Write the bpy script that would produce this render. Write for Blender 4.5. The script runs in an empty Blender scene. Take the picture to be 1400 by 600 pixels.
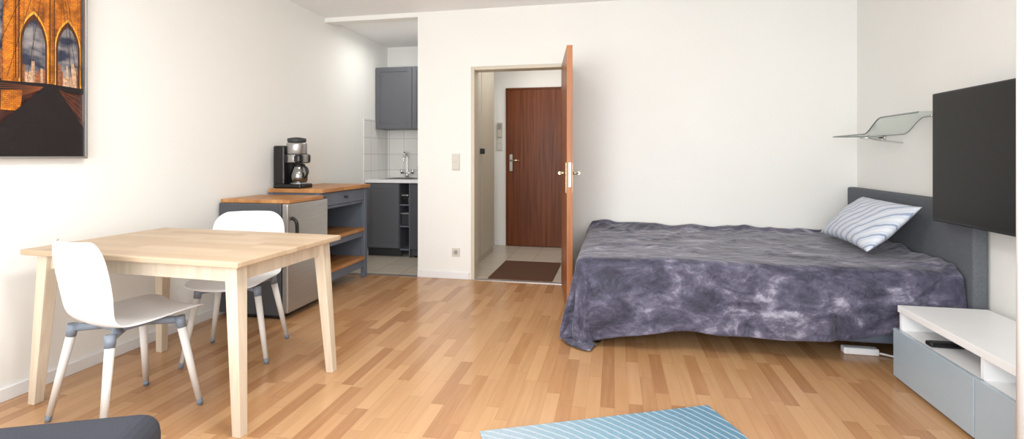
import bpy, bmesh, math, random
from mathutils import Vector, Matrix, noise
random.seed(4)
scene = bpy.context.scene
try:
    scene.view_settings.view_transform = 'Standard'
    scene.view_settings.look = 'None'
except Exception as e:
    print(e)

H = 1.18
CEIL = 2.58
XL, XR, YB = -2.88, 1.96, 4.63

# ------------------------------------------------------------------ materials
def lin(c):
    out = []
    for v in c[:3]:
        v = v / 255.0
        out.append(v / 12.92 if v <= 0.04045 else ((v + 0.055) / 1.055) ** 2.4)
    return (out[0], out[1], out[2], 1.0)

def newmat(name):
    m = bpy.data.materials.new(name)
    m.use_nodes = True
    nt = m.node_tree
    b = nt.nodes['Principled BSDF']
    return m, nt, b

def mat(name, c, rough=0.5, metal=0.0, var=0.04, scale=8.0, bump=0.0, bscale=200.0, sheen=0.0, coat=0.0):
    m, nt, b = newmat(name)
    tc = nt.nodes.new('ShaderNodeTexCoord')
    n = nt.nodes.new('ShaderNodeTexNoise'); n.inputs['Scale'].default_value = scale
    n.inputs['Detail'].default_value = 4
    nt.links.new(tc.outputs['Object'], n.inputs['Vector'])
    r = nt.nodes.new('ShaderNodeValToRGB')
    l = lin(c)
    r.color_ramp.elements[0].position = 0.3; r.color_ramp.elements[1].position = 0.7
    r.color_ramp.elements[0].color = (l[0]*(1-var), l[1]*(1-var), l[2]*(1-var), 1)
    r.color_ramp.elements[1].color = (min(1, l[0]*(1+var)), min(1, l[1]*(1+var)), min(1, l[2]*(1+var)), 1)
    nt.links.new(n.outputs['Fac'], r.inputs['Fac'])
    nt.links.new(r.outputs['Color'], b.inputs['Base Color'])
    b.inputs['Roughness'].default_value = rough
    b.inputs['Metallic'].default_value = metal
    if sheen: b.inputs['Sheen Weight'].default_value = sheen
    if coat: b.inputs['Coat Weight'].default_value = coat
    if bump:
        n2 = nt.nodes.new('ShaderNodeTexNoise'); n2.inputs['Scale'].default_value = bscale
        nt.links.new(tc.outputs['Object'], n2.inputs['Vector'])
        bp = nt.nodes.new('ShaderNodeBump'); bp.inputs['Strength'].default_value = bump
        bp.inputs['Distance'].default_value = 0.004
        nt.links.new(n2.outputs['Fac'], bp.inputs['Height'])
        nt.links.new(bp.outputs['Normal'], b.inputs['Normal'])
    return m

def wood(name, c1, c2, scale=(2, 30, 30), rough=0.4, pos=(0.35, 0.65)):
    m, nt, b = newmat(name)
    tc = nt.nodes.new('ShaderNodeTexCoord')
    mp = nt.nodes.new('ShaderNodeMapping'); mp.inputs['Scale'].default_value = scale
    nt.links.new(tc.outputs['Object'], mp.inputs['Vector'])
    n = nt.nodes.new('ShaderNodeTexNoise'); n.inputs['Scale'].default_value = 1.0
    n.inputs['Detail'].default_value = 6; n.inputs['Distortion'].default_value = 0.6
    nt.links.new(mp.outputs['Vector'], n.inputs['Vector'])
    r = nt.nodes.new('ShaderNodeValToRGB')
    r.color_ramp.elements[0].position = pos[0]; r.color_ramp.elements[1].position = pos[1]
    r.color_ramp.elements[0].color = lin(c1); r.color_ramp.elements[1].color = lin(c2)
    nt.links.new(n.outputs['Fac'], r.inputs['Fac'])
    nt.links.new(r.outputs['Color'], b.inputs['Base Color'])
    b.inputs['Roughness'].default_value = rough
    return m

def staves(name, cols, w, L, along='Y', rough=0.4, grain=0.25, seam=0.0):
    m, nt, b = newmat(name)
    N = nt.nodes.new; K = nt.links.new
    tc = N('ShaderNodeTexCoord'); sp = N('ShaderNodeSeparateXYZ')
    K(tc.outputs['Object'], sp.inputs[0])
    A, B = ('X', 'Y') if along == 'Y' else ('Y', 'X')
    def math_(op, a, bv=None):
        n = N('ShaderNodeMath'); n.operation = op
        for i, v in enumerate((a, bv)):
            if v is None: continue
            if isinstance(v, (int, float)): n.inputs[i].default_value = v
            else: K(v, n.inputs[i])
        return n.outputs[0]
    sx = math_('DIVIDE', sp.outputs[A], w)
    ix = math_('FLOOR', sx)
    wn = N('ShaderNodeTexWhiteNoise'); wn.noise_dimensions = '1D'; K(ix, wn.inputs['W'])
    sy = math_('ADD', math_('DIVIDE', sp.outputs[B], L), math_('MULTIPLY', wn.outputs['Value'], 7.31))
    iy = math_('FLOOR', sy)
    cb = N('ShaderNodeCombineXYZ'); K(ix, cb.inputs[0]); K(iy, cb.inputs[1])
    wn2 = N('ShaderNodeTexWhiteNoise'); wn2.noise_dimensions = '2D'; K(cb.outputs[0], wn2.inputs['Vector'])
    mp = N('ShaderNodeMapping')
    mp.inputs['Scale'].default_value = (45, 3, 1) if along == 'Y' else (3, 45, 1)
    ad = N('ShaderNodeVectorMath'); ad.operation = 'ADD'
    K(tc.outputs['Object'], mp.inputs['Vector']); K(mp.outputs[0], ad.inputs[0])
    sc = N('ShaderNodeVectorMath'); sc.operation = 'SCALE'; K(wn2.outputs['Color'], sc.inputs[0]); sc.inputs['Scale'].default_value = 40
    K(sc.outputs[0], ad.inputs[1])
    ng = N('ShaderNodeTexNoise'); ng.inputs['Scale'].default_value = 1.0; ng.inputs['Detail'].default_value = 5
    K(ad.outputs[0], ng.inputs['Vector'])
    v = math_('ADD', wn2.outputs['Value'], math_('MULTIPLY', math_('SUBTRACT', ng.outputs['Fac'], 0.5), grain * 4))
    r = N('ShaderNodeValToRGB')
    els = r.color_ramp.elements
    els[0].color = lin(cols[0]); els[0].position = 0
    els[1].color = lin(cols[-1]); els[1].position = 1
    for i, c in enumerate(cols[1:-1]):
        e = els.new((i + 1) / (len(cols) - 1)); e.color = lin(c)
    K(v, r.inputs['Fac'])
    outc = r.outputs['Color']
    if seam:
        fx = math_('FRACT', sx); fy = math_('FRACT', sy)
        e1 = math_('LESS_THAN', fx, 0.03); e2 = math_('LESS_THAN', fy, 0.006)
        e = math_('MULTIPLY', math_('MAXIMUM', e1, e2), seam)
        mx = N('ShaderNodeMix'); mx.data_type = 'RGBA'
        K(e, mx.inputs['Factor']); K(outc, mx.inputs[6]); mx.inputs[7].default_value = lin((120, 78, 46))
        outc = mx.outputs[2]
    K(outc, b.inputs['Base Color'])
    b.inputs['Roughness'].default_value = rough
    return m

def tile(name, c1, c2, grout, size, axes='XY', rough=0.3, mortar=0.004, off=(0, 0)):
    m, nt, b = newmat(name)
    N = nt.nodes.new; K = nt.links.new
    tc = N('ShaderNodeTexCoord'); sp = N('ShaderNodeSeparateXYZ'); cb = N('ShaderNodeCombineXYZ')
    K(tc.outputs['Object'], sp.inputs[0]); K(sp.outputs[axes[0]], cb.inputs[0]); K(sp.outputs[axes[1]], cb.inputs[1])
    mp = N('ShaderNodeMapping'); mp.inputs['Location'].default_value = (off[0], off[1], 0)
    K(cb.outputs[0], mp.inputs['Vector'])
    br = N('ShaderNodeTexBrick'); br.offset = 0.0; br.squash = 1.0
    br.inputs['Scale'].default_value = 1.0
    br.inputs['Brick Width'].default_value = size; br.inputs['Row Height'].default_value = size
    br.inputs['Mortar Size'].default_value = mortar
    br.inputs['Color1'].default_value = lin(c1); br.inputs['Color2'].default_value = lin(c2)
    br.inputs['Mortar'].default_value = lin(grout)
    K(mp.outputs[0], br.inputs['Vector'])
    K(br.outputs['Color'], b.inputs['Base Color'])
    b.inputs['Roughness'].default_value = rough
    return m

M = {}
M['wall'] = mat('wall_paint', (240, 240, 236), 0.9, var=0.01, scale=2, bump=0.08, bscale=350)
M['ceil'] = mat('ceiling_paint', (246, 247, 247), 0.95, var=0.01, scale=2)
M['trim'] = mat('white_trim', (236, 237, 238), 0.45, var=0.01)
M['frame'] = mat('door_frame_paint', (206, 198, 180), 0.4, var=0.01)
M['cupb'] = mat('cupboard_paint', (198, 190, 175), 0.5, var=0.02)
M['plate'] = mat('switch_plastic', (212, 209, 200), 0.35, var=0.01)
M['floor'] = staves('laminate_beech', [(165, 119, 80), (181, 136, 94), (190, 147, 105), (198, 156, 113), (184, 141, 99)], 0.066, 0.50, 'Y', 0.24, 0.12, 0.3)
M['tilef'] = tile('floor_tiles', (205, 194, 178), (196, 186, 172), (160, 152, 142), 0.3, 'XY', 0.3)
M['tilewB'] = tile('wall_tiles_back', (232, 230, 226), (226, 225, 222), (186, 184, 180), 0.2, 'XZ', 0.2, 0.003, (0.05, 0.0))
M['tilewL'] = tile('wall_tiles_left', (232, 230, 226), (226, 225, 222), (186, 184, 180), 0.2, 'YZ', 0.2, 0.003)
M['doorw'] = wood('sapele_veneer', (86, 40, 12), (120, 62, 24), (40, 40, 1.2), 0.4)
M['doorw'].node_tree.nodes['Principled BSDF'].inputs['Specular IOR Level'].default_value = 0.3
M['doore'] = wood('sapele_veneer_light', (150, 88, 44), (182, 116, 66), (25, 25, 1.2), 0.4)
M['doorl'] = wood('sapele_veneer_mid', (124, 66, 26), (164, 94, 44), (40, 40, 1.2), 0.35)
M['kgray'] = mat('cabinet_gray', (92, 94, 100), 0.5, var=0.02)
M['cartg'] = mat('cart_bluegray', (104, 112, 126), 0.5, var=0.02)
M['fridge'] = mat('fridge_darkgray', (74, 76, 82), 0.45, var=0.02)
M['steel'] = wood('brushed_steel', (168, 167, 166), (176, 175, 173), (4, 4, 90), 0.34)
M['steel'].node_tree.nodes['Principled BSDF'].inputs['Metallic'].default_value = 0.8
M['chrome'] = mat('chrome', (215, 215, 215), 0.12, 1.0, var=0.01)
M['black'] = mat('black_plastic', (22, 22, 24), 0.35, var=0.05)
M['darkg'] = mat('dark_gray', (50, 52, 55), 0.5, var=0.04)
M['block'] = staves('butcher_block', [(160, 106, 58), (182, 128, 76), (198, 146, 92)], 0.045, 0.3, 'Y', 0.4, 0.12)
M['birch'] = staves('birch_top', [(182, 156, 128), (192, 168, 140), (200, 178, 152)], 0.07, 0.5, 'X', 0.45, 0.10)
M['birchl'] = wood('birch_leg', (206, 190, 168), (220, 206, 186), (30, 30, 2), 0.5)
M['white'] = mat('white_plastic', (236, 238, 240), 0.35, var=0.01)
M['chairleg'] = mat('chair_leg_white', (222, 220, 216), 0.4, var=0.02)
M['chairg'] = mat('chair_gray', (122, 132, 146), 0.5, var=0.02)
M['bedg'] = mat('bed_fabric_gray', (98, 102, 108), 0.95, var=0.12, scale=120, bump=0.5, bscale=500)
M['bedbase'] = mat('bed_base_fabric', (84, 92, 106), 0.95, var=0.1, scale=120, bump=0.4, bscale=500)
M['sheet'] = mat('mattress_white', (225, 224, 222), 0.8, var=0.02)
M['mat'] = mat('doormat_brown', (92, 60, 40), 1.0, var=0.25, scale=120, bump=0.8, bscale=400)
M['sofa'] = mat('sofa_charcoal', (62, 65, 76), 0.95, var=0.2, scale=300, bump=0.8, bscale=700)
M['alum'] = mat('aluminium_frame', (190, 190, 190), 0.3, 0.8, var=0.02)
M['benchw'] = mat('bench_white', (236, 237, 238), 0.4, var=0.01)
M['benchb'] = mat('bench_bluegray', (166, 182, 194), 0.15, var=0.02, coat=0.5)
M['screen'] = mat('tv_screen', (20, 19, 17), 0.35, var=0.02)
M['screen'].node_tree.nodes['Principled BSDF'].inputs['Specular IOR Level'].default_value = 0.3
M['brass'] = mat('door_handle_metal', (200, 190, 160), 0.25, 1.0, var=0.02)

def glass(name, tint, rough=0.02, alpha_mix=0.75):
    m, nt, b = newmat(name)
    N = nt.nodes.new; K = nt.links.new
    tr = N('ShaderNodeBsdfTransparent'); tr.inputs[0].default_value = lin(tint)
    gl = N('ShaderNodeBsdfGlossy'); gl.inputs['Roughness'].default_value = rough
    gl.inputs['Color'].default_value = (0.95, 0.97, 0.96, 1)
    mx = N('ShaderNodeMixShader'); mx.inputs[0].default_value = 1 - alpha_mix
    K(tr.outputs[0], mx.inputs[1]); K(gl.outputs[0], mx.inputs[2])
    K(mx.outputs[0], nt.nodes['Material Output'].inputs['Surface'])
    return m
M['glass'] = glass('clear_glass', (242, 245, 244), 0.03, 0.9)
M['glassedge'] = mat('glass_edge', (116, 128, 124), 0.1, var=0.05)
M['carafe'] = glass('carafe_glass', (70, 70, 72), 0.05, 0.7)

# ------------------------------------------------------------------ geometry helpers
def link(ob):
    scene.collection.objects.link(ob); return ob

def mesh_obj(name, verts, faces, m=None, smooth=False):
    me = bpy.data.meshes.new(name)
    me.from_pydata(verts, [], faces); me.update()
    bm = bmesh.new(); bm.from_mesh(me); bmesh.ops.recalc_face_normals(bm, faces=bm.faces); bm.to_mesh(me); bm.free()
    if m: me.materials.append(m)
    if smooth:
        for p in me.polygons: p.use_smooth = True
    return link(bpy.data.objects.new(name, me))

def box(name, x0, x1, y0, y1, z0, z1, m, bev=0.0, seg=2):
    v = [(x0,y0,z0),(x1,y0,z0),(x1,y1,z0),(x0,y1,z0),(x0,y0,z1),(x1,y0,z1),(x1,y1,z1),(x0,y1,z1)]
    f = [(0,3,2,1),(4,5,6,7),(0,1,5,4),(1,2,6,5),(2,3,7,6),(3,0,4,7)]
    ob = mesh_obj(name, v, f, m)
    if bev:
        b = ob.modifiers.new('bevel', 'BEVEL'); b.width = bev; b.segments = seg; b.limit_method = 'ANGLE'
    return ob

def prism(name, c0, s0, c1, s1, m, bev=0.003):
    v = []
    for c, s in ((c0, s0), (c1, s1)):
        for sx, sy in ((-1,-1),(1,-1),(1,1),(-1,1)):
            v.append((c[0]+sx*s[0]/2, c[1]+sy*s[1]/2, c[2]))
    f = [(0,3,2,1),(4,5,6,7),(0,1,5,4),(1,2,6,5),(2,3,7,6),(3,0,4,7)]
    ob = mesh_obj(name, v, f, m)
    b = ob.modifiers.new('bevel', 'BEVEL'); b.width = bev; b.segments = 2
    return ob

def cone(name, p1, p2, r1, r2, m, n=20, caps=True):
    p1 = Vector(p1); p2 = Vector(p2); d = (p2 - p1).normalized()
    a = d.orthogonal().normalized(); b = d.cross(a)
    v = []
    for p, r in ((p1, r1), (p2, r2)):
        for i in range(n):
            t = 2*math.pi*i/n
            v.append(p + a*math.cos(t)*r + b*math.sin(t)*r)
    f = [(i, (i+1) % n, n+(i+1) % n, n+i) for i in range(n)]
    if caps: f += [tuple(range(n-1, -1, -1)), tuple(range(n, 2*n))]
    ob = mesh_obj(name, v, f, m)
    for p in ob.data.polygons:
        if len(p.vertices) == 4: p.use_smooth = True
    return ob

def lathe(name, prof, loc, m, n=32, axis='Z'):
    v = []; f = []
    for r, z in prof:
        for i in range(n):
            t = 2*math.pi*i/n
            v.append((loc[0]+r*math.cos(t), loc[1]+r*math.sin(t), loc[2]+z))
    for k in range(len(prof)-1):
        for i in range(n):
            f.append((k*n+i, k*n+(i+1) % n, (k+1)*n+(i+1) % n, (k+1)*n+i))
    f.append(tuple(range(n-1, -1, -1))); f.append(tuple((len(prof)-1)*n+i for i in range(n)))
    return mesh_obj(name, v, f, m, smooth=True)

def tube(name, pts, r, m, cyclic=False, smooth=True):
    cu = bpy.data.curves.new(name, 'CURVE'); cu.dimensions = '3D'; cu.bevel_depth = r; cu.bevel_resolution = 4
    cu.use_fill_caps = True
    if smooth and len(pts) > 2:
        sp = cu.splines.new('NURBS'); sp.points.add(len(pts)-1)
        for p, q in zip(sp.points, pts): p.co = (*q, 1)
        sp.order_u = 3; sp.use_endpoint_u = True
    else:
        sp = cu.splines.new('POLY'); sp.points.add(len(pts)-1)
        for p, q in zip(sp.points, pts): p.co = (*q, 1)
    sp.use_cyclic_u = cyclic
    cu.materials.append(m)
    tmp = bpy.data.objects.new(name + '_c', cu); link(tmp)
    bpy.context.view_layer.update()
    me = bpy.data.meshes.new_from_object(tmp)
    bpy.data.objects.remove(tmp)
    me.name = name
    for p in me.polygons: p.use_smooth = True
    return link(bpy.data.objects.new(name, me))

def group(name, parts):
    lo = Vector((1e9,)*3); hi = Vector((-1e9,)*3)
    for p in parts:
        for v in p.data.vertices:
            w = p.matrix_basis @ v.co
            for i in range(3): lo[i] = min(lo[i], w[i]); hi[i] = max(hi[i], w[i])
    e = bpy.data.objects.new(name, None); e.empty_display_size = 0.1
    e.location = ((lo.x+hi.x)/2, (lo.y+hi.y)/2, lo.z); link(e)
    inv = Matrix.Translation(e.location).inverted()
    for p in parts:
        p.parent = e; p.matrix_parent_inverse = inv
    return e

def place(name, parts, loc, rot):
    e = bpy.data.objects.new(name, None); e.empty_display_size = 0.1
    e.location = loc; e.rotation_euler = (0, 0, rot); link(e)
    for p in parts: p.parent = e
    return e

# ------------------------------------------------------------------ blanket (draped with a real cloth simulation first, while the scene is nearly empty)
BX0, BX1, BY0, BY1 = -0.225, 1.875, 3.18, 4.60
def blanket_mat():
    m, nt, b = newmat('plush_blanket')
    N = nt.nodes.new; K = nt.links.new
    tc = N('ShaderNodeTexCoord')
    def nz(scale, mscale, rot, detail, rough, dist):
        mp = N('ShaderNodeMapping'); mp.inputs['Scale'].default_value = mscale; mp.inputs['Rotation'].default_value = rot
        K(tc.outputs['Object'], mp.inputs['Vector'])
        n = N('ShaderNodeTexNoise'); n.inputs['Scale'].default_value = scale; n.inputs['Detail'].default_value = detail
        n.inputs['Roughness'].default_value = rough; n.inputs['Distortion'].default_value = dist
        K(mp.outputs[0], n.inputs['Vector'])
        return n.outputs['Fac']
    a = nz(3.6, (0.9, 2.4, 1.6), (0.2, 0.5, 0.5), 8, 0.64, 0.8)
    b1 = nz(13.0, (0.8, 2.0, 1.2), (0.4, 0.6, -0.4), 6, 0.72, 0.5)
    mx = N('ShaderNodeMath'); mx.operation = 'MULTIPLY_ADD'; K(b1, mx.inputs[0]); mx.inputs[1].default_value = 0.36
    ml = N('ShaderNodeMath'); ml.operation = 'MULTIPLY'; K(a, ml.inputs[0]); ml.inputs[1].default_value = 0.70
    K(ml.outputs[0], mx.inputs[2])
    r = N('ShaderNodeValToRGB'); e = r.color_ramp.elements
    e[0].position = 0.42; e[0].color = lin((44, 44, 62)); e[1].position = 0.68; e[1].color = lin((172, 170, 188))  # noise ramp paints the plush's sheen highlights and dark patches into the colour
    x = e.new(0.50); x.color = lin((68, 67, 88)); x = e.new(0.575); x.color = lin((98, 96, 117))
    K(mx.outputs[0], r.inputs['Fac']); K(r.outputs['Color'], b.inputs['Base Color'])
    b.inputs['Roughness'].default_value = 0.6
    b.inputs['Sheen Weight'].default_value = 0.35; b.inputs['Sheen Roughness'].default_value = 0.35
    n2 = N('ShaderNodeTexNoise'); n2.inputs['Scale'].default_value = 16; n2.inputs['Detail'].default_value = 10; n2.inputs['Roughness'].default_value = 0.62
    K(tc.outputs['Object'], n2.inputs['Vector'])
    bp = N('ShaderNodeBump'); bp.inputs['Strength'].default_value = 0.7; bp.inputs['Distance'].default_value = 0.03
    K(n2.outputs['Fac'], bp.inputs['Height']); K(bp.outputs['Normal'], b.inputs['Normal'])
    return m

def blanket_sim():
    x0, x1, y0, y1 = BX0-0.41, 1.86, BY0-0.34, 4.595
    st = 0.021
    nx, ny = int((x1-x0)/st), int((y1-y0)/st)
    v = []; f = []
    for i in range(nx+1):
        for j in range(ny+1):
            x = x0+(x1-x0)*i/nx; y = y0+(y1-y0)*j/ny
            t = max(0, (x-1.35)/0.5)
            tl = max(0, min(1, (0.5-x)/0.7))
            if y < BY0: y = BY0 - (BY0-y)*(0.93-0.26*min(1, t)+0.30*tl) + 0.012*math.sin(x*5)
            z = 0.575 + 0.030*noise.noise(Vector((x*3, y*3, 1))) + 0.016*noise.noise(Vector((x*7+y*4, y*8, 5)))
            v.append((x, y, z))
    nb = ny+1
    for i in range(nx):
        for j in range(ny):
            a = i*nb+j
            f.append((a, a+nb, a+nb+1, a+1))
    ob = mesh_obj('blanket', v, f, None, smooth=True)
    vg = ob.vertex_groups.new(name='pin')
    pins = [k for k, q in enumerate(v) if (q[1] > 4.56 and q[0] > BX0+0.03) or (q[0] > 1.83 and q[1] > BY0+0.05)]
    vg.add(pins, 1.0, 'REPLACE')
    cols = [box('tmp_bed', BX0, BX1+0.1, BY0, BY1+0.1, 0.10, 0.525, None), box('tmp_floor', -3, 3, 1, 6, -0.3, 0.0, None)]
    bv = cols[0].modifiers.new('b', 'BEVEL'); bv.width = 0.035; bv.segments = 4
    for c in cols:
        c.modifiers.new('col', 'COLLISION')
        c.collision.thickness_outer = 0.008; c.collision.cloth_friction = 10
    cl = ob.modifiers.new('cloth', 'CLOTH')
    s = cl.settings
    s.quality = 6; s.mass = 0.4; s.air_damping = 1.5
    s.tension_stiffness = 12; s.compression_stiffness = 10; s.shear_stiffness = 3; s.bending_stiffness = 0.12
    s.vertex_group_mass = 'pin'; s.shrink_min = -0.045
    cl.collision_settings.distance_min = 0.006; cl.collision_settings.collision_quality = 3
    cl.collision_settings.use_self_collision = False
    NF = 60
    cl.point_cache.frame_start = 1; cl.point_cache.frame_end = NF
    scene.frame_start = 1; scene.frame_end = NF
    for fr_ in range(1, NF+1): scene.frame_set(fr_)
    dg = bpy.context.evaluated_depsgraph_get()
    me = bpy.data.meshes.new_from_object(ob.evaluated_get(dg))
    zs = [q.co.z for q in me.vertices]
    print('SIM', len(zs), min(zs), max(zs), min(q.co.x for q in me.vertices), min(q.co.y for q in me.vertices))
    ob.modifiers.clear(); ob.data = me
    for c in cols: bpy.data.objects.remove(c)
    scene.frame_set(1)
    for q in me.vertices:
        x, y, z = q.co
        # soft plush folds added on top of the simulated drape (outward only)
        if z > 0.50 and BX0 < x and y > BY0:
            ed = min(1, (x-BX0)/0.10, (y-BY0)/0.10)
            rd = 1-abs(noise.noise(Vector((x*1.5-y*1.6, y*2.2+x*1.0, 5.3))))*3.0
            rd2 = 1-abs(noise.noise(Vector((x*3.2-y*2.6, y*3.8+x*1.6, 9.3))))*3.2
            q.co.z += ed*(0.018*max(0, rd)**2 + 0.009*max(0, rd2)**2)
        if y < BY0-0.002 and z < 0.47:
            k = min(1, (0.47-z)/0.2) * (1.0 if x < 1.2 else 0.35)
            q.co.y -= k*0.5*(0.030*(1+math.sin((x+0.5*z)*12 + 5*noise.noise(Vector((x*2, 1, 1))))) + 0.03*(0.5+noise.noise(Vector((x*7, z*5, 2)))))
        if q.co.z < 0.010: q.co.z = 0.010
        if q.co.y > 4.612: q.co.y = 4.612
        if q.co.x > 1.30 and q.co.y < 3.045: q.co.y = 3.045 + (q.co.y-3.045)*0.08
        if q.co.y > 3.66:     # stay clear of the open door leaf
            lim = -0.272 - (min(q.co.y, 4.6)-3.74)*0.151
            if q.co.x < lim: q.co.x = lim + (q.co.x-lim)*0.06
    me.materials.clear(); me.materials.append(blanket_mat())
    for p in me.polygons: p.use_smooth = True
    so_ = ob.modifiers.new('solid', 'SOLIDIFY'); so_.thickness = 0.008; so_.offset = 0
    ss_ = ob.modifiers.new('sub', 'SUBSURF'); ss_.levels = 1; ss_.render_levels = 1
    return ob
blanket_sim()

# ------------------------------------------------------------------ room shell
YN = -0.9
HB = 6.5     # hall back wall
KB = 6.07    # kitchen back wall
T = 0.12
box('floor', XL-T, XR+T, YN-T, YB, -0.1, 0, M['floor'])
box('floor_tiled', XL-T, XR+T, YB, HB+T, -0.1, 0, M['tilef'])
box('ceiling', XL-T, XR+T, YN-T, HB+T, CEIL, CEIL+0.1, M['ceil'])
box('wall_left', XL-T, XL, YN-T, HB+T, 0, CEIL, M['wall'])
box('wall_right', XR, XR+T, YN-T, HB+T, 0, CEIL, M['wall'])
DX0, DX1, DZ = -1.305, -0.47, 1.995
group('wall_back', [
    box('wall_part_left', -1.88, DX0-0.03, YB, YB+T, 0, CEIL, M['wall']),
    box('wall_part_right', DX1+0.03, XR, YB, YB+T, 0, CEIL, M['wall']),
    box('wall_part_over_door', DX0-0.03, DX1+0.03, YB, YB+T, DZ+0.03, CEIL, M['wall'])])
box('wall_lintel', XL, -1.88, YB, YB+T, CEIL-0.045, CEIL, M['wall'])
box('wall_kitchen', XL, -1.85, KB, KB+T, 0, CEIL, M['wall'])
box('wall_partition', -1.88, -1.76, YB+T, HB, 0, CEIL, M['wall'])
box('wall_hall_end', -1.76, XR, HB, HB+T, 0, CEIL, M['wall'])
box('wall_hall_side', -0.3, -0.2, YB+T, HB, 0, CEIL, M['wall'])
WX0, WX1, WZ0, WZ1 = -2.5, 1.2, 0.35, 2.35
group('wall_near', [
    box('below', XL, XR, YN-T, YN, 0, WZ0, M['wall']),
    box('above', XL, XR, YN-T, YN, WZ1, CEIL, M['wall']),
    box('left', XL, WX0, YN-T, YN, WZ0, WZ1, M['wall']),
    box('right', WX1, XR, YN-T, YN, WZ0, WZ1, M['wall'])])
wp = []
for x in (WX0, (WX0+WX1)/2-0.03, WX1-0.06):
    wp.append(box('mullion', x, x+0.06, YN-0.09, YN-0.03, WZ0, WZ1, M['trim'], 0.005))
for z in (WZ0, WZ1-0.06):
    wp.append(box('rail', WX0, WX1, YN-0.09, YN-0.03, z, z+0.06, M['trim'], 0.005))
group('window_1', wp)
bh, bt = 0.065, 0.014
box('baseboard_left', XL, XL+bt, YN, 5.4, 0, bh, M['trim'], 0.004)
box('baseboard_back', -1.88, DX0-0.05, YB-bt, YB, 0, bh, M['trim'], 0.004)
box('baseboard_back_right', DX1+0.05, XR, YB-bt, YB, 0, bh, M['trim'], 0.004)
box('baseboard_right', XR-bt, XR, YN, YB-bt, 0, bh, M['trim'], 0.004)
box('baseboard_hall', -1.76, -1.44, HB-bt, HB, 0, 0.07, M['trim'], 0.004)
box('trim_floor_transition', XL+bt, -1.88, YB-0.02, YB+0.02, 0, 0.006, M['alum'])
box('trim_door_threshold', DX0, DX1, YB-0.015, YB+0.025, 0, 0.006, M['alum'])

group('trim_door_frame', [
    box('jamb_l', DX0-0.035, DX0, YB-0.012, YB+T+0.012, 0, DZ+0.035, M['frame'], 0.004),
    box('jamb_r', DX1, DX1+0.035, YB-0.012, YB+T+0.012, 0, DZ+0.035, M['frame'], 0.004),
    box('head', DX0, DX1, YB-0.012, YB+T+0.012, DZ, DZ+0.035, M['frame'], 0.004)])

def door_leaf():
    L, t = 0.87, 0.042
    P = [box('leaf', 0, L, -t/2, t/2, 0.008, 2.0, M['doorl'], 0.002)]
    P.append(box('edge_strip', L-0.001, L+0.004, -t/2, t/2, 0.008, 2.0, M['doore']))
    P.append(box('lock_plate', L+0.004, L+0.006, -0.009, 0.009, 0.95, 1.13, M['alum']))
    for s in (-1, 1):
        yy = s*(t/2)
        P.append(box('escutcheon', L-0.075, L-0.04, min(yy, yy+s*0.006), max(yy, yy+s*0.006), 0.90, 1.13, M['brass'], 0.002))
        P.append(cone('spindle', (L-0.057, yy, 1.05), (L-0.057, yy+s*0.05, 1.05), 0.010, 0.010, M['brass']))
        P.append(cone('lever', (L-0.05, yy+s*0.05, 1.05), (L-0.18, yy+s*0.055, 1.05), 0.011, 0.009, M['brass']))
    for z in (0.25, 1.75):
        P.append(cone('hinge', (0.0, t/2+0.008, z), (0.0, t/2+0.008, z+0.09), 0.008, 0.008, M['alum']))
    return P
hx, hy = -0.455, 4.60
nx_, ny_ = -0.325, 3.74
place('door_1', door_leaf(), (hx, hy, 0), math.atan2(ny_-hy, nx_-hx))

group('door_2', [
    box('leaf', -1.375, -0.51, HB-0.05, HB-0.005, 0.005, 2.04, M['doorw'], 0.004),
    box('plate', -1.345, -1.305, HB-0.058, HB-0.05, 0.98, 1.20, M['alum'], 0.003),
    cone('spindle', (-1.325, HB-0.05, 1.12), (-1.325, HB-0.11, 1.12), 0.011, 0.011, M['brass']),
    cone('lever', (-1.33, HB-0.11, 1.12), (-1.20, HB-0.11, 1.12), 0.011, 0.010, M['brass']),
    cone('cylinder', (-1.325, HB-0.05, 1.02), (-1.325, HB-0.07, 1.02), 0.014, 0.014, M['alum']),
    box('frame_l', -1.40, -1.377, HB-0.03, HB-0.001, 0, 2.07, M['doorw'], 0.003),
    box('frame_t', -1.40, -0.49, HB-0.03, HB-0.001, 2.045, 2.07, M['doorw'], 0.003)])
cp = [box('carcass', -1.757, -1.46, YB+T+0.03, 6.0, 0.0, 2.5, M['cupb'], 0.002)]
for i in range(2):
    y0 = YB+T+0.05 + i*0.60
    cp.append(box('door_panel', -1.46, -1.44, y0, y0+0.585, 0.08, 2.48, M['cupb'], 0.004))
for y in (5.33, 5.41):
    cp.append(box('pull', -1.44, -1.41, y-0.012, y+0.012, 1.20, 1.26, M['darkg'], 0.003))
group('hall_cupboard', cp)
group('intercom', [box('body', -1.52, -1.45, HB-0.03, HB, 1.425, 1.62, M['cupb'], 0.004),
                   box('grille', -1.51, -1.46, HB-0.034, HB-0.03, 1.53, 1.60, M['alum'])])
group('light_switch', [box('plate', -1.53, -1.45, HB-0.012, HB, 1.25, 1.424, M['plate'], 0.003),
                       box('rocker_a', -1.52, -1.46, HB-0.018, HB-0.012, 1.34, 1.415, M['plate'], 0.002),
                       box('rocker_b', -1.52, -1.46, HB-0.018, HB-0.012, 1.26, 1.335, M['plate'], 0.002)])
box('doormat', -1.19, -0.57, 4.69, 5.50, 0, 0.012, M['mat'], 0.004)
group('light_switch.001', [box('plate', -1.53, -1.45, YB-0.01, YB, 1.04, 1.20, M['plate'], 0.003),
                       box('rocker_a', -1.522, -1.458, YB-0.016, YB-0.01, 1.125, 1.19, M['plate'], 0.002),
                       box('rocker_b', -1.522, -1.458, YB-0.016, YB-0.01, 1.05, 1.115, M['plate'], 0.002)])
so = [box('plate', -1.53, -1.45, YB-0.01, YB, 0.215, 0.295, M['plate'], 0.003)]
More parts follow.
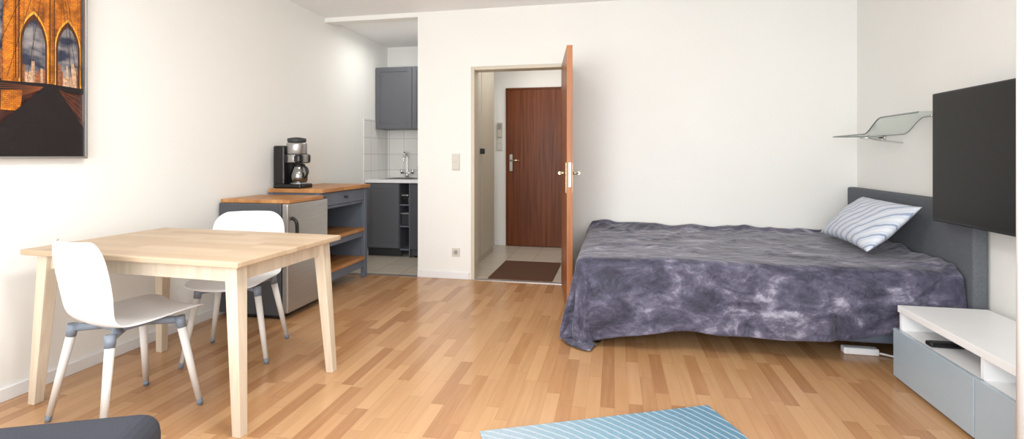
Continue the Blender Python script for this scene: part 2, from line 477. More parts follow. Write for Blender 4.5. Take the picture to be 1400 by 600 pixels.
so.append(cone('recess', (-1.49, YB-0.0105, 0.255), (-1.49, YB-0.012, 0.255), 0.022, 0.022, M['alum']))
for dx in (-0.008, 0.008): so.append(cone('pin', (-1.49+dx, YB-0.0122, 0.255), (-1.49+dx, YB-0.0128, 0.255), 0.003, 0.003, M['black'], 10))
group('power_outlet', so)

# ------------------------------------------------------------------ kitchen niche
box('wall_tiles_back', XL, -1.88, KB-0.008, KB, 0.86, 1.6, M['tilewB'])
box('wall_tiles_left', XL, XL+0.008, 5.43, KB-0.008, 0.0, 1.62, M['tilewL'])
KF = 5.47
def shaker(name, x0, x1, y, z0, z1, m):
    P = [box('panel', x0, x1, y, y+0.012, z0, z1, m)]
    b = 0.055
    P.append(box('stile', x0, x0+b, y-0.008, y, z0, z1, m, 0.002))
    P.append(box('stile', x1-b, x1, y-0.008, y, z0, z1, m, 0.002))
    P.append(box('rail', x0+b, x1-b, y-0.008, y, z0, z0+b, m, 0.002))
    P.append(box('rail', x0+b, x1-b, y-0.008, y, z1-b, z1, m, 0.002))
    return P
kx = XL+0.012
kp = [box('counter', kx, -1.885, KF-0.03, KB-0.012, 0.865, 0.90, M['benchw'], 0.004),
      box('carcass', kx, -2.45, KF+0.012, KB-0.02, 0.10, 0.865, M['kgray']),
      box('plinth', kx, -2.45, KF+0.06, KF+0.075, 0, 0.10, M['darkg']),
      box('side', -2.33, -2.315, KF, KB-0.02, 0, 0.865, M['kgray']),
      box('rear', -2.45, -2.33, KB-0.05, KB-0.03, 0.02, 0.865, M['kgray']),
      box('shelf_a', -2.45, -2.33, KF+0.02, KB-0.05, 0.60, 0.615, M['cartg']),
      box('shelf_b', -2.45, -2.33, KF+0.02, KB-0.05, 0.35, 0.365, M['cartg']),
      box('shelf_c', -2.45, -2.33, KF+0.02, KB-0.05, 0.08, 0.095, M['cartg'])]
kp += shaker('door', kx+0.004, -2.455, KF, 0.11, 0.855, M['kgray'])
kp += [box('sink_rim', -2.75, -2.15, 5.56, 5.98, 0.90, 0.906, M['alum'], 0.002),
       box('sink_basin', -2.70, -2.35, 5.60, 5.90, 0.9055, 0.9075, M['darkg'], 0.0)]
group('kitchen_base_cabinet', kp)
group('dish_basket', [box('tray', -2.44, -2.34, KF+0.03, KF+0.35, 0.616, 0.70, M['black'], 0.01),
                      box('handle', -2.43, -2.35, KF+0.02, KF+0.035, 0.71, 0.73, M['alum'], 0.003)])
group('storage_box', [box('body', -2.44, -2.34, KF+0.03, KF+0.35, 0.366, 0.50, M['darkg'], 0.01),
                      box('lid', -2.445, -2.335, KF+0.025, KF+0.355, 0.50, 0.515, M['alum'], 0.003)])
group('dishwasher', [box('body', -2.31, -1.885, KF+0.02, KB-0.02, 0.02, 0.86, M['fridge'], 0.004),
                     box('front', -2.31, -1.885, KF-0.01, KF+0.02, 0.1, 0.855, M['fridge'], 0.004),
                     box('feet', -2.29, -1.9, KF+0.05, KF+0.1, 0.0, 0.02, M['black'])])
up = [box('carcass', kx, -1.885, 5.735, KB-0.01, 1.51, 2.26, M['kgray'])]
up += shaker('door', kx, -2.40, 5.722, 1.51, 2.26, M['kgray'])
up += shaker('door', -2.395, -1.89, 5.722, 1.51, 2.26, M['kgray'])
group('kitchen_wall_cabinet', up)
fx, fy = -2.55, 5.93
fp = [cone('base', (fx, fy, 0.906), (fx, fy, 0.97), 0.022, 0.018, M['chrome']),
      tube('spout', [(fx, fy, 0.96), (fx, fy, 1.14), (fx, fy-0.005, 1.21), (fx+0.01, fy-0.08, 1.235), (fx+0.02, fy-0.15, 1.20), (fx+0.02, fy-0.155, 1.12)], 0.011, M['chrome']),
      cone('tap_arm', (fx-0.07, fy, 0.965), (fx+0.07, fy, 0.965), 0.009, 0.009, M['chrome']),
      cone('knob_l', (fx-0.07, fy, 0.955), (fx-0.075, fy, 1.01), 0.017, 0.020, M['chrome']),
      cone('knob_r', (fx+0.07, fy, 0.955), (fx+0.075, fy, 1.01), 0.017, 0.020, M['chrome'])]
group('kitchen_faucet', fp)
lathe('steel_canister', [(0.04, 0), (0.042, 0.01), (0.042, 0.15), (0.03, 0.165), (0.012, 0.17), (0.01, 0.185)], (-2.24, 5.62, 0.907), M['darkg'])
group('power_outlet.001', [box('plate', -2.66, -2.58, KB-0.018, KB-0.008, 1.15, 1.23, M['plate'], 0.003),
                       cone('recess', (-2.62, KB-0.0185, 1.19), (-2.62, KB-0.02, 1.19), 0.022, 0.022, M['alum'])])

# ------------------------------------------------------------------ fridge
FX0, FX1, FY0, FY1 = -2.855, -2.285, 3.20, 3.72
fr = [box('body', FX0, FX1-0.055, FY0, FY1, 0.03, 0.835, M['fridge'], 0.008),
      box('door', FX1-0.05, FX1, FY0+0.002, FY1-0.002, 0.05, 0.835, M['steel'], 0.012, 4),
      box('gasket', FX1-0.056, FX1-0.049, FY0+0.01, FY1-0.01, 0.06, 0.825, M['black']),
      box('foot_rail', FX0+0.05, FX1-0.08, FY0+0.03, FY1-0.03, 0.0, 0.03, M['black']),
      tube('handle', [(FX1-0.005, FY0+0.05, 0.73), (FX1+0.035, FY0+0.05, 0.72), (FX1+0.042, FY0+0.05, 0.66), (FX1+0.042, FY0+0.05, 0.58)], 0.012, M['black']),
      box('hinge', FX1-0.045, FX1-0.01, FY1-0.06, FY1-0.01, 0.835, 0.845, M['black'])]
group('mini_fridge', fr)
box('wooden_board', FX0, FX1+0.0, FY0+0.02, FY1-0.065, 0.836, 0.862, M['block'], 0.003)

# ------------------------------------------------------------------ kitchen cart
CX0, CX1, CY0, CY1 = -2.86, -2.38, 3.75, 4.56
ct = [box('top', CX0, CX1+0.025, CY0-0.01, CY1+0.02, 0.872, 0.905, M['block'], 0.003)]
for x in (CX0, CX1-0.045):
    for y in (CY0, CY1-0.045):
        ct.append(box('post', x, x+0.045, y, y+0.045, 0.0, 0.872, M['cartg'], 0.003))
ct += [box('apron_far', CX0+0.045, CX1-0.045, CY1-0.035, CY1-0.015, 0.72, 0.872, M['cartg']),
       box('apron_near', CX0+0.045, CX1-0.045, CY0+0.012, CY0+0.03, 0.72, 0.872, M['cartg']),
       box('rear_panel', CX0+0.01, CX0+0.022, CY0+0.045, CY1-0.045, 0.10, 0.872, M['cartg']),
       box('side_panel', CX0+0.045, CX1-0.045, CY1-0.028, CY1-0.018, 0.10, 0.72, M['cartg']),
       box('drawer_divider', CX0+0.045, CX1-0.02, CY0+0.045, CY1-0.045, 0.725, 0.735, M['cartg']),
       box('drawer_rail', CX1-0.04, CX1-0.005, CY0+0.045, CY1-0.045, 0.735, 0.75, M['cartg']),
       box('drawer_front', CX1-0.03, CX1-0.008, CY0+0.05, CY1-0.05, 0.753, 0.865, M['cartg'], 0.003),
       box('shelf_mid', CX0+0.02, CX1+0.0, CY0+0.046, CY1-0.046, 0.455, 0.485, M['block'], 0.002),
       box('shelf_mid_rail', CX1-0.035, CX1-0.012, CY0+0.045, CY1-0.045, 0.40, 0.455, M['cartg'], 0.002),
       box('shelf_low', CX0+0.02, CX1+0.0, CY0+0.046, CY1-0.046, 0.175, 0.205, M['block'], 0.002),
       box('shelf_low_rail', CX1-0.035, CX1-0.012, CY0+0.045, CY1-0.045, 0.10, 0.175, M['cartg'], 0.002),
       cone('drawer_knob', (CX1-0.008, 4.16, 0.81), (CX1+0.018, 4.16, 0.81), 0.010, 0.014, M['darkg'])]
group('kitchen_cart', ct)

cy = 3.87; cz = 0.906
cm = [box('base', -2.84, -2.58, cy-0.09, cy+0.09, cz, cz+0.035, M['black'], 0.01),
      box('tower', -2.84, -2.735, cy-0.088, cy+0.088, cz+0.03, cz+0.36, M['black'], 0.012),
      box('head', -2.80, -2.59, cy-0.085, cy+0.085, cz+0.21, cz+0.29, M['black'], 0.02),
      lathe('grinder_body', [(0.075, 0), (0.082, 0.01), (0.082, 0.085), (0.078, 0.10)], (-2.675, cy, cz+0.285), M['steel']),
      lathe('bean_hopper', [(0.07, 0), (0.076, 0.01), (0.076, 0.035), (0.02, 0.045)], (-2.675, cy, cz+0.388), M['darkg']),
      lathe('steel_band', [(0.088, 0), (0.09, 0.004), (0.09, 0.062), (0.088, 0.066)], (-2.672, cy, cz+0.218), M['steel']),
      lathe('hot_plate', [(0.07, 0), (0.07, 0.008)], (-2.655, cy, cz+0.035), M['alum']),
      lathe('carafe', [(0.055, 0), (0.068, 0.015), (0.072, 0.06), (0.06, 0.11), (0.048, 0.13), (0.05, 0.145)], (-2.655, cy, cz+0.044), M['carafe']),
      lathe('carafe_lid', [(0.052, 0), (0.052, 0.014), (0.03, 0.022)], (-2.655, cy, cz+0.186), M['black']),
      tube('carafe_handle', [(-2.60, cy-0.02, cz+0.185), (-2.555, cy-0.035, cz+0.18), (-2.54, cy-0.04, cz+0.12), (-2.585, cy-0.03, cz+0.08)], 0.010, M['black'])]
group('coffee_maker', cm)

# ------------------------------------------------------------------ dining table
def table():
    LX, LY, z = 1.22, 0.75, 0.74
    P = [box('tabletop', -LX/2, LX/2, -LY/2, LY/2, z-0.026, z, M['birch'], 0.005)]
    ix, iy = LX/2-0.045, LY/2-0.045
    for sx in (-1, 1):
        for sy in (-1, 1):
            P.append(prism('leg', (sx*(ix+0.016), sy*(iy-0.002), 0), (0.042, 0.042), (sx*(ix-0.03), sy*(iy-0.03), z-0.026), (0.062, 0.062), M['birchl']))
    P += [box('apron_front', -ix+0.05, ix-0.05, -iy+0.02, -iy+0.042, z-0.10, z-0.026, M['birchl'], 0.002),
          box('apron_rear', -ix+0.05, ix-0.05, iy-0.042, iy-0.02, z-0.10, z-0.026, M['birchl'], 0.002),
          box('apron_left', -ix+0.02, -ix+0.042, -iy+0.05, iy-0.05, z-0.10, z-0.026, M['birchl'], 0.002),
          box('apron_right', ix-0.042, ix-0.02, -iy+0.05, iy-0.05, z-0.10, z-0.026, M['birchl'], 0.002)]
    return P
place('dining_table', table(), (-2.115, 2.205, 0), math.radians(-2.5))

# ------------------------------------------------------------------ chairs
def chair():
    prof = [(.235,.428,.150),(.232,.440,.185),(.20,.452,.208),(.10,.452,.220),(0,.442,.222),(-.10,.438,.218),(-.165,.452,.210),(-.20,.50,.208),(-.220,.58,.214),
            (-.236,.67,.222),(-.250,.755,.212),(-.257,.80,.184),(-.260,.825,.135)]
    nu = 12
    v = []; f = []
    for k, (y, z, hw) in enumerate(prof):
        back = min(1, max(0, (k-5)/3))
        for i in range(nu+1):
            u = -1 + 2*i/nu
            x = u*hw
            yy = y + back*0.055*abs(u)**2.2
            zz = z + (1-back)*0.018*abs(u)**2.5
            v.append((x, yy, zz))
    for k in range(len(prof)-1):
        for i in range(nu):
            a = k*(nu+1)+i
            f.append((a, a+1, a+nu+2, a+nu+1))
    sh = mesh_obj('shell', v, f, M['white'], smooth=True)
    so = sh.modifiers.new('solid', 'SOLIDIFY'); so.thickness = 0.010; so.offset = 0
    ss = sh.modifiers.new('sub', 'SUBSURF'); ss.levels = 2; ss.render_levels = 2
    P = [sh]
    P.append(box('under_plate', -0.10, 0.10, -0.10, 0.10, 0.408, 0.428, M['chairg'], 0.008))
    for sx in (-1, 1):
        for sy in (-1, 1):
            top = Vector((sx*0.155, sy*0.14-0.01, 0.415)); foot = Vector((sx*0.225, sy*0.20-0.015, 0.0))
            P.append(cone('arm', (sx*0.05, sy*0.05, 0.412), (top.x, top.y, 0.41), 0.018, 0.017, M['chairg']))
            d = foot-top
            s1 = top + d*0.10; s2 = top + d*0.93
            P.append(cone('socket', top + Vector((0, 0, 0.012)), s1, 0.022, 0.019, M['chairg']))
            P.append(cone('leg', s1, s2, 0.0185, 0.013, M['chairleg']))
            P.append(cone('foot_tip', s2, foot, 0.0138, 0.011, M['chairg']))
    return P
place('dining_chair', chair(), (-2.19, 1.925, 0), -math.radians(15))
place('dining_chair', chair(), (-2.21, 2.62, 0), -math.radians(160))

# ------------------------------------------------------------------ bed
bed = [box('base', BX0+0.01, BX1, BY0+0.01, BY1, 0.12, 0.30, M['bedbase'], 0.015),
       box('mattress', BX0+0.005, BX1, BY0+0.005, BY1, 0.30, 0.515, M['sheet'], 0.05, 4),
       box('headboard', BX1+0.002, XR-0.012, 3.12, 4.61, 0.03, 0.925, M['bedg'], 0.015, 3)]
for x in (BX0+0.12, BX1-0.1):
    for y in (BY0+0.07, BY1-0.1):
        bed.append(cone('foot', (x, y, 0), (x, y, 0.12), 0.022, 0.03, M['black']))
group('bed', bed)

def pillow_mat():
    m, nt, b = newmat('striped_pillowcase')
    N = nt.nodes.new; K = nt.links.new
    tc = N('ShaderNodeTexCoord'); mp = N('ShaderNodeMapping'); mp.inputs['Rotation'].default_value = (0, 0, 0.75)
    K(tc.outputs['Object'], mp.inputs['Vector'])
    w = N('ShaderNodeTexWave'); w.inputs['Scale'].default_value = 5; w.inputs['Distortion'].default_value = 3
    w.inputs['Detail'].default_value = 2.5; w.inputs['Detail Scale'].default_value = 1.0
    K(mp.outputs[0], w.inputs['Vector'])
    r = N('ShaderNodeValToRGB'); e = r.color_ramp.elements
    e[0].position = 0.0; e[0].color = lin((144, 158, 184)); e[1].position = 0.18; e[1].color = lin((212, 218, 228))
    x = e.new(0.09); x.color = lin((182, 194, 212)); x = e.new(0.65); x.color = lin((196, 206, 220)); x = e.new(0.85); x.color = lin((218, 222, 230))
    K(w.outputs['Fac'], r.inputs['Fac']); K(r.outputs['Color'], b.inputs['Base Color'])
    b.inputs['Roughness'].default_value = 0.85
    return m
def pillow(name, w, h, t, loc, mtx, m):
    n1, n2 = 60, 36
    v = []; f = []
    for s in (1, -1):
        for i in range(n1+1):
            for j in range(n2+1):
                a = -1+2*i/n1; b = -1+2*j/n2
                th = (max(0, 1-abs(a)**2.6)*max(0, 1-abs(b)**2.6))**0.55
                x = a*w/2*(1 - 0.05*(1-b*b)*abs(a)**4)
                y = b*h/2*(1-0.09*(1-a*a)*abs(b)**4)
                z = s*t/2*th*(1+0.16*noise.noise(Vector((a*2.5, b*2.5, s)))+0.08*noise.noise(Vector((a*6, b*4, s))))
                v.append((x, y, z))
    nb = n2+1; off = (n1+1)*nb
    for s in (0, 1):
        for i in range(n1):
            for j in range(n2):
                q = s*off+i*nb+j
                f.append((q, q+1, q+nb+1, q+nb))
    ob = mesh_obj(name, v, f, m, smooth=True)
    bm = bmesh.new(); bm.from_mesh(ob.data); bmesh.ops.remove_doubles(bm, verts=bm.verts, dist=0.0005)
    bmesh.ops.recalc_face_normals(bm, faces=bm.faces); bm.to_mesh(ob.data); bm.free()
    ob.matrix_world = mtx
    ob.location = loc
    return ob
ax = Vector((-0.04, -1, 0.0)).normalized()
ay = Vector((0.72, 0, 0.70)); ay = (ay - ax*ay.dot(ax)).normalized()
az = ax.cross(ay)
mt = Matrix((ax, ay, az)).transposed().to_4x4()
pillow('pillow', 0.80, 0.40, 0.15, (1.655, 3.80, 0.738), mt, pillow_mat())

group('power_strip', [box('body', 1.34, 1.53, 3.33, 3.385, 0.0, 0.04, M['white'], 0.008),
                      tube('cable', [(1.53, 3.355, 0.012), (1.58, 3.33, 0.010), (1.64, 3.28, 0.008), (1.74, 3.30, 0.008), (1.84, 3.25, 0.008)], 0.006, M['white'])])

# ------------------------------------------------------------------ TV bench
QX0, QX1, QY0, QY1 = 1.45, 1.88, 1.80, 3.02
bn = [box('top', QX0+0.02, QX1, QY0, QY1, 0.355, 0.39, M['benchw'], 0.002),
      box('side_far', QX0+0.03, QX1, QY1-0.018, QY1, 0.02, 0.355, M['benchw']),
      box('side_near', QX0+0.03, QX1, QY0, QY0+0.018, 0.02, 0.355, M['benchw']),
      box('rear', QX1-0.012, QX1, QY0+0.018, QY1-0.018, 0.02, 0.355, M['benchw']),
      box('mid_shelf', QX0+0.03, QX1-0.012, QY0+0.018, QY1-0.018, 0.245, 0.262, M['benchw']),
      box('divider', QX0+0.03, QX1-0.012, 2.40, 2.418, 0.02, 0.355, M['benchw']),
      box('bottom', QX0+0.03, QX1-0.012, QY0+0.018, QY1-0.018, 0.02, 0.04, M['benchw']),
      box('plinth', QX0+0.08, QX1-0.03, QY0+0.03, QY1-0.03, 0.0, 0.02, M['darkg']),
      box('drawer_front', QX0, QX0+0.018, 2.412, QY1, 0.018, 0.268, M['benchb'], 0.002),
      box('drawer_front', QX0, QX0+0.018, QY0, 2.406, 0.018, 0.268, M['benchb'], 0.002)]
group('tv_bench', bn)
group('remote_control', [box('body', 1.485, 1.63, 2.76, 2.81, 0.2625, 0.283, M['black'], 0.006),
                         box('keypad', 1.50, 1.60, 2.768, 2.802, 0.283, 0.285, M['darkg'], 0.001)])

group('television', [box('panel', 1.765, 1.80, 2.06, 3.27, 0.815, 1.53, M['black'], 0.005),
                     box('screen', 1.762, 1.766, 2.07, 3.26, 0.83, 1.52, M['screen']),
                     box('wall_mount', 1.80, 1.958, 2.5, 2.8, 1.05, 1.30, M['darkg'], 0.005)])
cone('white_pole', (1.405, 2.08, 0), (1.405, 2.08, CEIL), 0.022, 0.022, M['trim'])  # invented pole standing in for an unidentified white strip beside the TV

def gshelf():
    X0, X1 = 1.70, 1.945
    pr = []
    zl, zu = 1.325, 1.425
    for k in range(8): pr.append((4.42-0.50*k/7, zl))
    for k in range(1, 12):
        t = k/12; pr.append((3.92-0.24*t, zl+(zu-zl)*(3*t*t-2*t**3)))
    for k in range(8): pr.append((3.68-0.40*k/7, zu))
    v = []; f = []
    for (y, z) in pr:
        v += [(X0, y, z), (X1, y, z), (X1, y, z+0.010), (X0, y, z+0.010)]
    for i in range(len(pr)-1):
        a = 4*i
        for q in range(4):
            f.append((a+q, a+(q+1) % 4, a+4+(q+1) % 4, a+4+q))
    f += [(0, 1, 2, 3), tuple(4*(len(pr)-1)+q for q in (3, 2, 1, 0))]
    g = mesh_obj('glass_sheet', v, f, M['glass'], smooth=False)
    e = tube('polished_edge', [(X0, y, z+0.005) for y, z in pr], 0.0045, M['glassedge'], smooth=False)
    e2 = tube('polished_end', [(X0, 4.42, zl+0.005), (X1, 4.42, zl+0.005)], 0.0045, M['glassedge'], smooth=False)
    e3 = tube('polished_rear', [(X1, y, z+0.004) for y, z in pr], 0.003, M['glassedge'], smooth=False)
    P = [g, e, e2, e3]
    for y, z in ((4.20, zl), (3.35, zu)):
        P.append(cone('bracket_rod', (1.958, y, z-0.012), (1.80, y, z-0.010), 0.007, 0.006, M['chrome']))
        P.append(cone('bracket_rose', (1.960, y, z-0.012), (1.948, y, z-0.012), 0.022, 0.02, M['chrome']))
    P.append(tube('bracket_hook', [(1.955, 3.95, 1.27), (1.85, 3.93, 1.28), (1.74, 3.92, 1.30), (1.72, 3.90, 1.318)], 0.006, M['chrome']))
    return P
group('glass_shelf', gshelf())

# ------------------------------------------------------------------ picture on left wall
PX = XL
PY0, PY1, PZ0, PZ1 = 1.25, 2.245, 1.165, 2.54
def brickart():
    m, nt, b = newmat('print_orange_stone')
    N = nt.nodes.new; K = nt.links.new
    tc = N('ShaderNodeTexCoord'); sp = N('ShaderNodeSeparateXYZ'); cb = N('ShaderNodeCombineXYZ')
    K(tc.outputs['Object'], sp.inputs[0]); K(sp.outputs['Y'], cb.inputs[0]); K(sp.outputs['Z'], cb.inputs[1])
    br = N('ShaderNodeTexBrick'); br.inputs['Scale'].default_value = 1
    br.inputs['Brick Width'].default_value = 0.018; br.inputs['Row Height'].default_value = 0.010; br.inputs['Mortar Size'].default_value = 0.0006
    br.inputs['Color1'].default_value = lin((236, 144, 34)); br.inputs['Color2'].default_value = lin((204, 114, 28)); br.inputs['Mortar'].default_value = lin((130, 70, 24))
    K(cb.outputs[0], br.inputs['Vector'])
    n = N('ShaderNodeTexNoise'); n.inputs['Scale'].default_value = 14; n.inputs['Detail'].default_value = 5
    K(tc.outputs['Object'], n.inputs['Vector'])
    r = N('ShaderNodeValToRGB'); r.color_ramp.elements[0].position = 0.35; r.color_ramp.elements[1].position = 0.6
    r.color_ramp.elements[0].color = (0.42, 0.36, 0.32, 1); r.color_ramp.elements[1].color = (1, 1, 1, 1)
    K(n.outputs['Fac'], r.inputs['Fac'])
    mx = N('ShaderNodeMix'); mx.data_type = 'RGBA'; mx.blend_type = 'MULTIPLY'; mx.inputs['Factor'].default_value = 1
    K(br.outputs['Color'], mx.inputs[6]); K(r.outputs['Color'], mx.inputs[7])
    K(mx.outputs[2], b.inputs['Base Color'])
    b.inputs['Roughness'].default_value = 0.5
    return m
def sky_art():
    m, nt, b = newmat('print_sky')
    N = nt.nodes.new; K = nt.links.new
    tc = N('ShaderNodeTexCoord'); mp = N('ShaderNodeMapping'); mp.inputs['Scale'].default_value = (1, 5, 9)
    K(tc.outputs['Object'], mp.inputs['Vector'])
    n = N('ShaderNodeTexNoise'); n.inputs['Scale'].default_value = 2; n.inputs['Detail'].default_value = 6
    K(mp.outputs[0], n.inputs['Vector'])
    r = N('ShaderNodeValToRGB'); e = r.color_ramp.elements
    e[0].position = 0.40; e[0].color = lin((48, 54, 74)); e[1].position = 0.78; e[1].color = lin((180, 172, 168))
    K(n.outputs['Fac'], r.inputs['Fac']); K(r.outputs['Color'], b.inputs['Base Color'])
    return m
A_or = brickart(); A_sky = sky_art()
A_dk = mat('print_dark', (22, 14, 16), 0.5, var=0.3, scale=40)
A_br = mat('print_brown', (70, 35, 26), 0.5, var=0.6, scale=30)
A_cb = mat('print_cable', (138, 76, 42), 0.5, var=0.2)
A_shadow = mat('print_arch_shade', (86, 44, 18), 0.5, var=0.2, scale=40)
A_hi = mat('print_highlight', (240, 170, 60), 0.5, var=0.2, scale=40)
A_city = mat('print_city', (150, 92, 58), 0.5, var=0.5, scale=90)
A_city2 = mat('print_city_light', (196, 160, 130), 0.5, var=0.4, scale=90)
lay = [0]
def art(name, pts, m):
    lay[0] += 1
    x = PX + 0.021 + 0.00012*lay[0]
    return mesh_obj(name, [(x, p[0], p[1]) for p in pts], [tuple(range(len(pts)))], m)
def arch(y0, y1, zb, zs, stretch=1.5):
    c = (y0+y1)/2; hw = (y1-y0)/2
    pts = [(y0, zb), (y1, zb), (y1, zs)]
    hm = hw*math.sqrt(3)
    R = [];
    for k in range(1, 9):
        h = hm*math.sin(k/9*math.pi/2); R.append((math.sqrt(4*hw*hw-h*h)-hw, zs+h*stretch))
    for w_, z_ in R: pts.append((c+w_, z_))
    pts.append((c, zs+hm*stretch))
    for w_, z_ in reversed(R): pts.append((c-w_, z_))
    pts.append((y0, zs))
    return pts
pp = [box('backing', PX+0.001, PX+0.021, PY0+0.006, PY1-0.006, PZ0+0.006, PZ1-0.006, A_dk)]
i0, i1, j0, j1 = PY0+0.012, PY1-0.012, PZ0+0.012, PZ1-0.012
pp.append(art('print_base', [(i0, j0), (i1, j0), (i1, j1), (i0, j1)], A_sky))
pp.append(art('print_lower', [(i0, j0), (i1, j0), (i1, 1.56), (i0, 1.60)], A_br))
y = i0
while y < i1-0.02:
    h = random.uniform(0.03, 0.13); w = random.uniform(0.012, 0.026)
    pp.append(art('print_skyline', [(y, 1.55), (y+w, 1.55), (y+w, 1.58+h), (y, 1.58+h)], random.choice((A_city, A_city, A_city2)))); y += w
pp.append(art('print_tower', [(1.855, 1.40), (1.935, 1.40), (1.95, 1.55), (2.225, 1.55), (2.228, 2.35), (1.875, 2.35)], A_or))
pp.append(art('print_cornice', [(1.865, 2.30), (i1, 2.30), (i1, 2.36), (1.865, 2.36)], A_shadow))
for (a0, a1) in ((1.945, 2.045), (2.105, 2.205)):
    pp.append(art('print_arch_rim', arch(a0-0.016, a1+0.016, 1.52, 1.735), A_hi))
    pp.append(art('print_arch_shade', arch(a0-0.010, a1+0.010, 1.52, 1.735), A_shadow))
    pp.append(art('print_arch', arch(a0, a1, 1.52, 1.735), A_sky))
    y = a0
    while y < a1-0.006:
        h = random.uniform(0.02, 0.12); w = random.uniform(0.008, 0.016)
        pp.append(art('print_building', [(y, 1.52), (min(a1, y+w), 1.52), (min(a1, y+w), 1.57+h), (y, 1.57+h)], random.choice((A_city, A_city, A_city2)))); y += w
for y in (1.912, 1.926, 2.064, 2.084, 2.218):
    pp.append(art('print_buttress', [(y, 1.56), (y+0.005, 1.56), (y+0.005, 2.28), (y, 2.28)], A_shadow))
pp.append(art('print_deck', [(i0, 1.40), (2.04, 1.52), (i1, 1.515), (i1, 1.545), (2.04, 1.55), (i0, 1.50)], A_dk))
def strip(p, q, w, m):
    d = Vector((q[0]-p[0], q[1]-p[1])).normalized(); n = Vector((-d.y, d.x))*w/2
    return art('print_line', [(p[0]-n.x, p[1]-n.y), (q[0]-n.x, q[1]-n.y), (q[0]+n.x, q[1]+n.y), (p[0]+n.x, p[1]+n.y)], m)
for k in range(9):
    pp.append(strip((1.27, 1.19+k*0.04), (2.06, 1.53), 0.0022, A_cb))
for k in range(5):
    pp.append(strip((i1-0.004, 1.34+k*0.035), (2.09, 1.53), 0.0018, A_cb))
pp.append(art('print_walkway', [(1.70, j0), (i1, j0), (i1, 1.33), (2.10, 1.535), (2.04, 1.535)], A_dk))
for k in range(22):
    y0_ = 1.30+k*0.043
    pp.append(strip((y0_, 1.54), (y0_+0.02*(2.07-y0_), 1.60+0.55*max(0.1, 1-abs(2.07-y0_)/0.9)), 0.0014, A_dk))
for k in range(9):
    pp.append(strip((1.28+k*0.085, 1.56), (2.07, 2.33), 0.0020, A_dk))
for k in range(3):
    pp.append(strip((i1-0.003-k*0.03, 1.56), (2.085, 2.33), 0.0020, A_dk))
for (a, b, c, d) in ((PY0, PY1, PZ0, PZ0+0.012), (PY0, PY1, PZ1-0.012, PZ1), (PY0, PY0+0.012, PZ0+0.012, PZ1-0.012), (PY1-0.012, PY1, PZ0+0.012, PZ1-0.012)):
    pp.append(box('frame_bar', PX+0.001, PX+0.045, a, b, c, d, M['alum'], 0.002))
group('framed_picture', pp)

# ------------------------------------------------------------------ rug
def rug_mat():
    m, nt, b = newmat('rug_blue')
    N = nt.nodes.new; K = nt.links.new
    tc = N('ShaderNodeTexCoord'); mp = N('ShaderNodeMapping')
    mp.inputs['Location'].default_value = (0.9, -0.1, 0)
    K(tc.outputs['Object'], mp.inputs['Vector'])
    w = N('ShaderNodeTexWave'); w.wave_type = 'RINGS'; w.rings_direction = 'Z'
    w.inputs['Scale'].default_value = 8.5; w.inputs['Distortion'].default_value = 1.4; w.inputs['Detail'].default_value = 2
    K(mp.outputs[0], w.inputs['Vector'])
    r = N('ShaderNodeValToRGB'); e = r.color_ramp.elements
    e[0].position = 0.78; e[0].color = (0, 0, 0, 1); e[1].position = 1.0; e[1].color = (0.6, 0.6, 0.6, 1)
    K(w.outputs['Fac'], r.inputs['Fac'])
    sp = N('ShaderNodeSeparateXYZ'); K(tc.outputs['Object'], sp.inputs[0])
    n = N('ShaderNodeTexNoise'); n.inputs['Scale'].default_value = 60; n.inputs['Detail'].default_value = 8; n.inputs['Roughness'].default_value = 0.8; K(tc.outputs['Object'], n.inputs['Vector'])
    ad = N('ShaderNodeMath'); ad.operation = 'ADD'; K(sp.outputs['X'], ad.inputs[0]); K(n.outputs['Fac'], ad.inputs[1])
    r2 = N('ShaderNodeValToRGB'); e = r2.color_ramp.elements
    e[0].position = 0.05; e[0].color = lin((170, 188, 200)); e[1].position = 0.95; e[1].color = lin((98, 142, 168))
    x = e.new(0.5); x.color = lin((132, 168, 188))
    K(ad.outputs[0], r2.inputs['Fac'])
    mx = N('ShaderNodeMix'); mx.data_type = 'RGBA'; K(r.outputs['Color'], mx.inputs['Factor'])
    K(r2.outputs['Color'], mx.inputs[6]); mx.inputs[7].default_value = lin((214, 222, 228))
    K(mx.outputs[2], b.inputs['Base Color'])
    b.inputs['Roughness'].default_value = 1.0
    n2 = N('ShaderNodeTexNoise'); n2.inputs['Scale'].default_value = 200; K(tc.outputs['Object'], n2.inputs['Vector'])
    bp = N('ShaderNodeBump'); bp.inputs['Strength'].default_value = 0.9; bp.inputs['Distance'].default_value = 0.01
    K(n2.outputs['Fac'], bp.inputs['Height']); K(bp.outputs['Normal'], b.inputs['Normal'])
    return m
rw, rl = 1.08, 1.6
rug = box('rug', -rw/2, rw/2, -rl/2, rl/2, 0, 0.012, rug_mat(), 0.004)
ra = math.radians(23.5)
c1 = Vector((0.43, 2.50)); dx = Vector((math.cos(ra), math.sin(ra))); dy = Vector((-math.sin(ra), math.cos(ra)))
cc = c1 - dx*rw/2 - dy*rl/2
rug.location = (cc.x, cc.y, 0); rug.rotation_euler = (0, 0, ra)

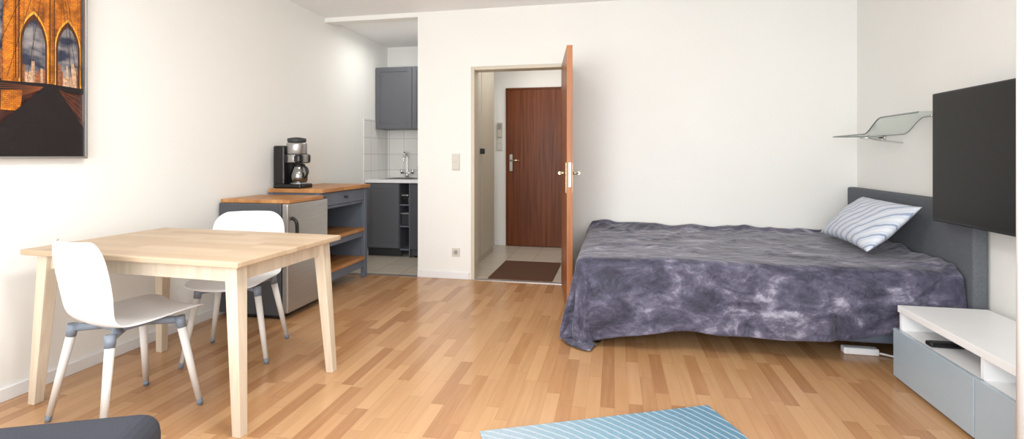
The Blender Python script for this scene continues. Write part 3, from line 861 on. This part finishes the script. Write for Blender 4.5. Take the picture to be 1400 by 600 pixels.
# ------------------------------------------------------------------ ottoman
sa = math.radians(24)
sp_ = [box('seat_cushion', -0.95, 0, -0.9, 0, 0.22, 0.40, M['sofa'], 0.06, 5),
       box('base', -0.93, -0.02, -0.88, -0.02, 0.06, 0.24, M['sofa'], 0.02, 3)]
for x in (-0.87, -0.09):
    for y in (-0.81, -0.09):
        sp_.append(cone('foot', (x, y, 0), (x, y, 0.07), 0.02, 0.025, M['black']))
place('ottoman', sp_, (-1.37, 1.33, 0), sa)

# ------------------------------------------------------------------ lights
def area(name, loc, rot, sx, sy, power, col=(1, 1, 1)):
    l = bpy.data.lights.new(name, 'AREA'); l.shape = 'RECTANGLE'; l.size = sx; l.size_y = sy; l.energy = power; l.color = col
    o = bpy.data.objects.new(name, l); o.location = loc; o.rotation_euler = rot; link(o); return o
area('window_daylight', ((WX0+WX1)/2, YN-0.2, 1.4), (math.radians(90), 0, 0), 3.6, 1.9, 162, (0.98, 0.985, 0.99))
area('fill_room', (-0.85, 1.6, 2.52), (0, 0, 0), 0.5, 0.5, 36, (1.0, 0.985, 0.95))  # added fill below the ceiling, set to cast the door leaf's shadow
area('fill_hall', (-0.85, 5.6, 2.5), (0, 0, 0), 0.5, 0.9, 10, (1, 0.97, 0.92))  # added light, unseen behind the wall over the door, brightens the hall
area('fill_kitchen', (-2.3, 5.2, 2.5), (0, 0, 0), 0.5, 0.5, 6, (1, 0.98, 0.95))  # added fill for the kitchen niche, no fixture modelled
w = bpy.data.worlds.new('world'); scene.world = w; w.use_nodes = True
w.node_tree.nodes['Background'].inputs[0].default_value = (0.85, 0.93, 1, 1)
w.node_tree.nodes['Background'].inputs[1].default_value = 1.2

# ------------------------------------------------------------------ camera
cd = bpy.data.cameras.new('camera'); cd.sensor_width = 36; cd.lens = 688/1400*36
cd.shift_y = -87/1400; cd.clip_start = 0.05
co = bpy.data.objects.new('camera', cd); co.location = (0, 0, H); co.rotation_euler = (math.radians(90), 0, math.radians(11.5)); link(co)
scene.camera = co
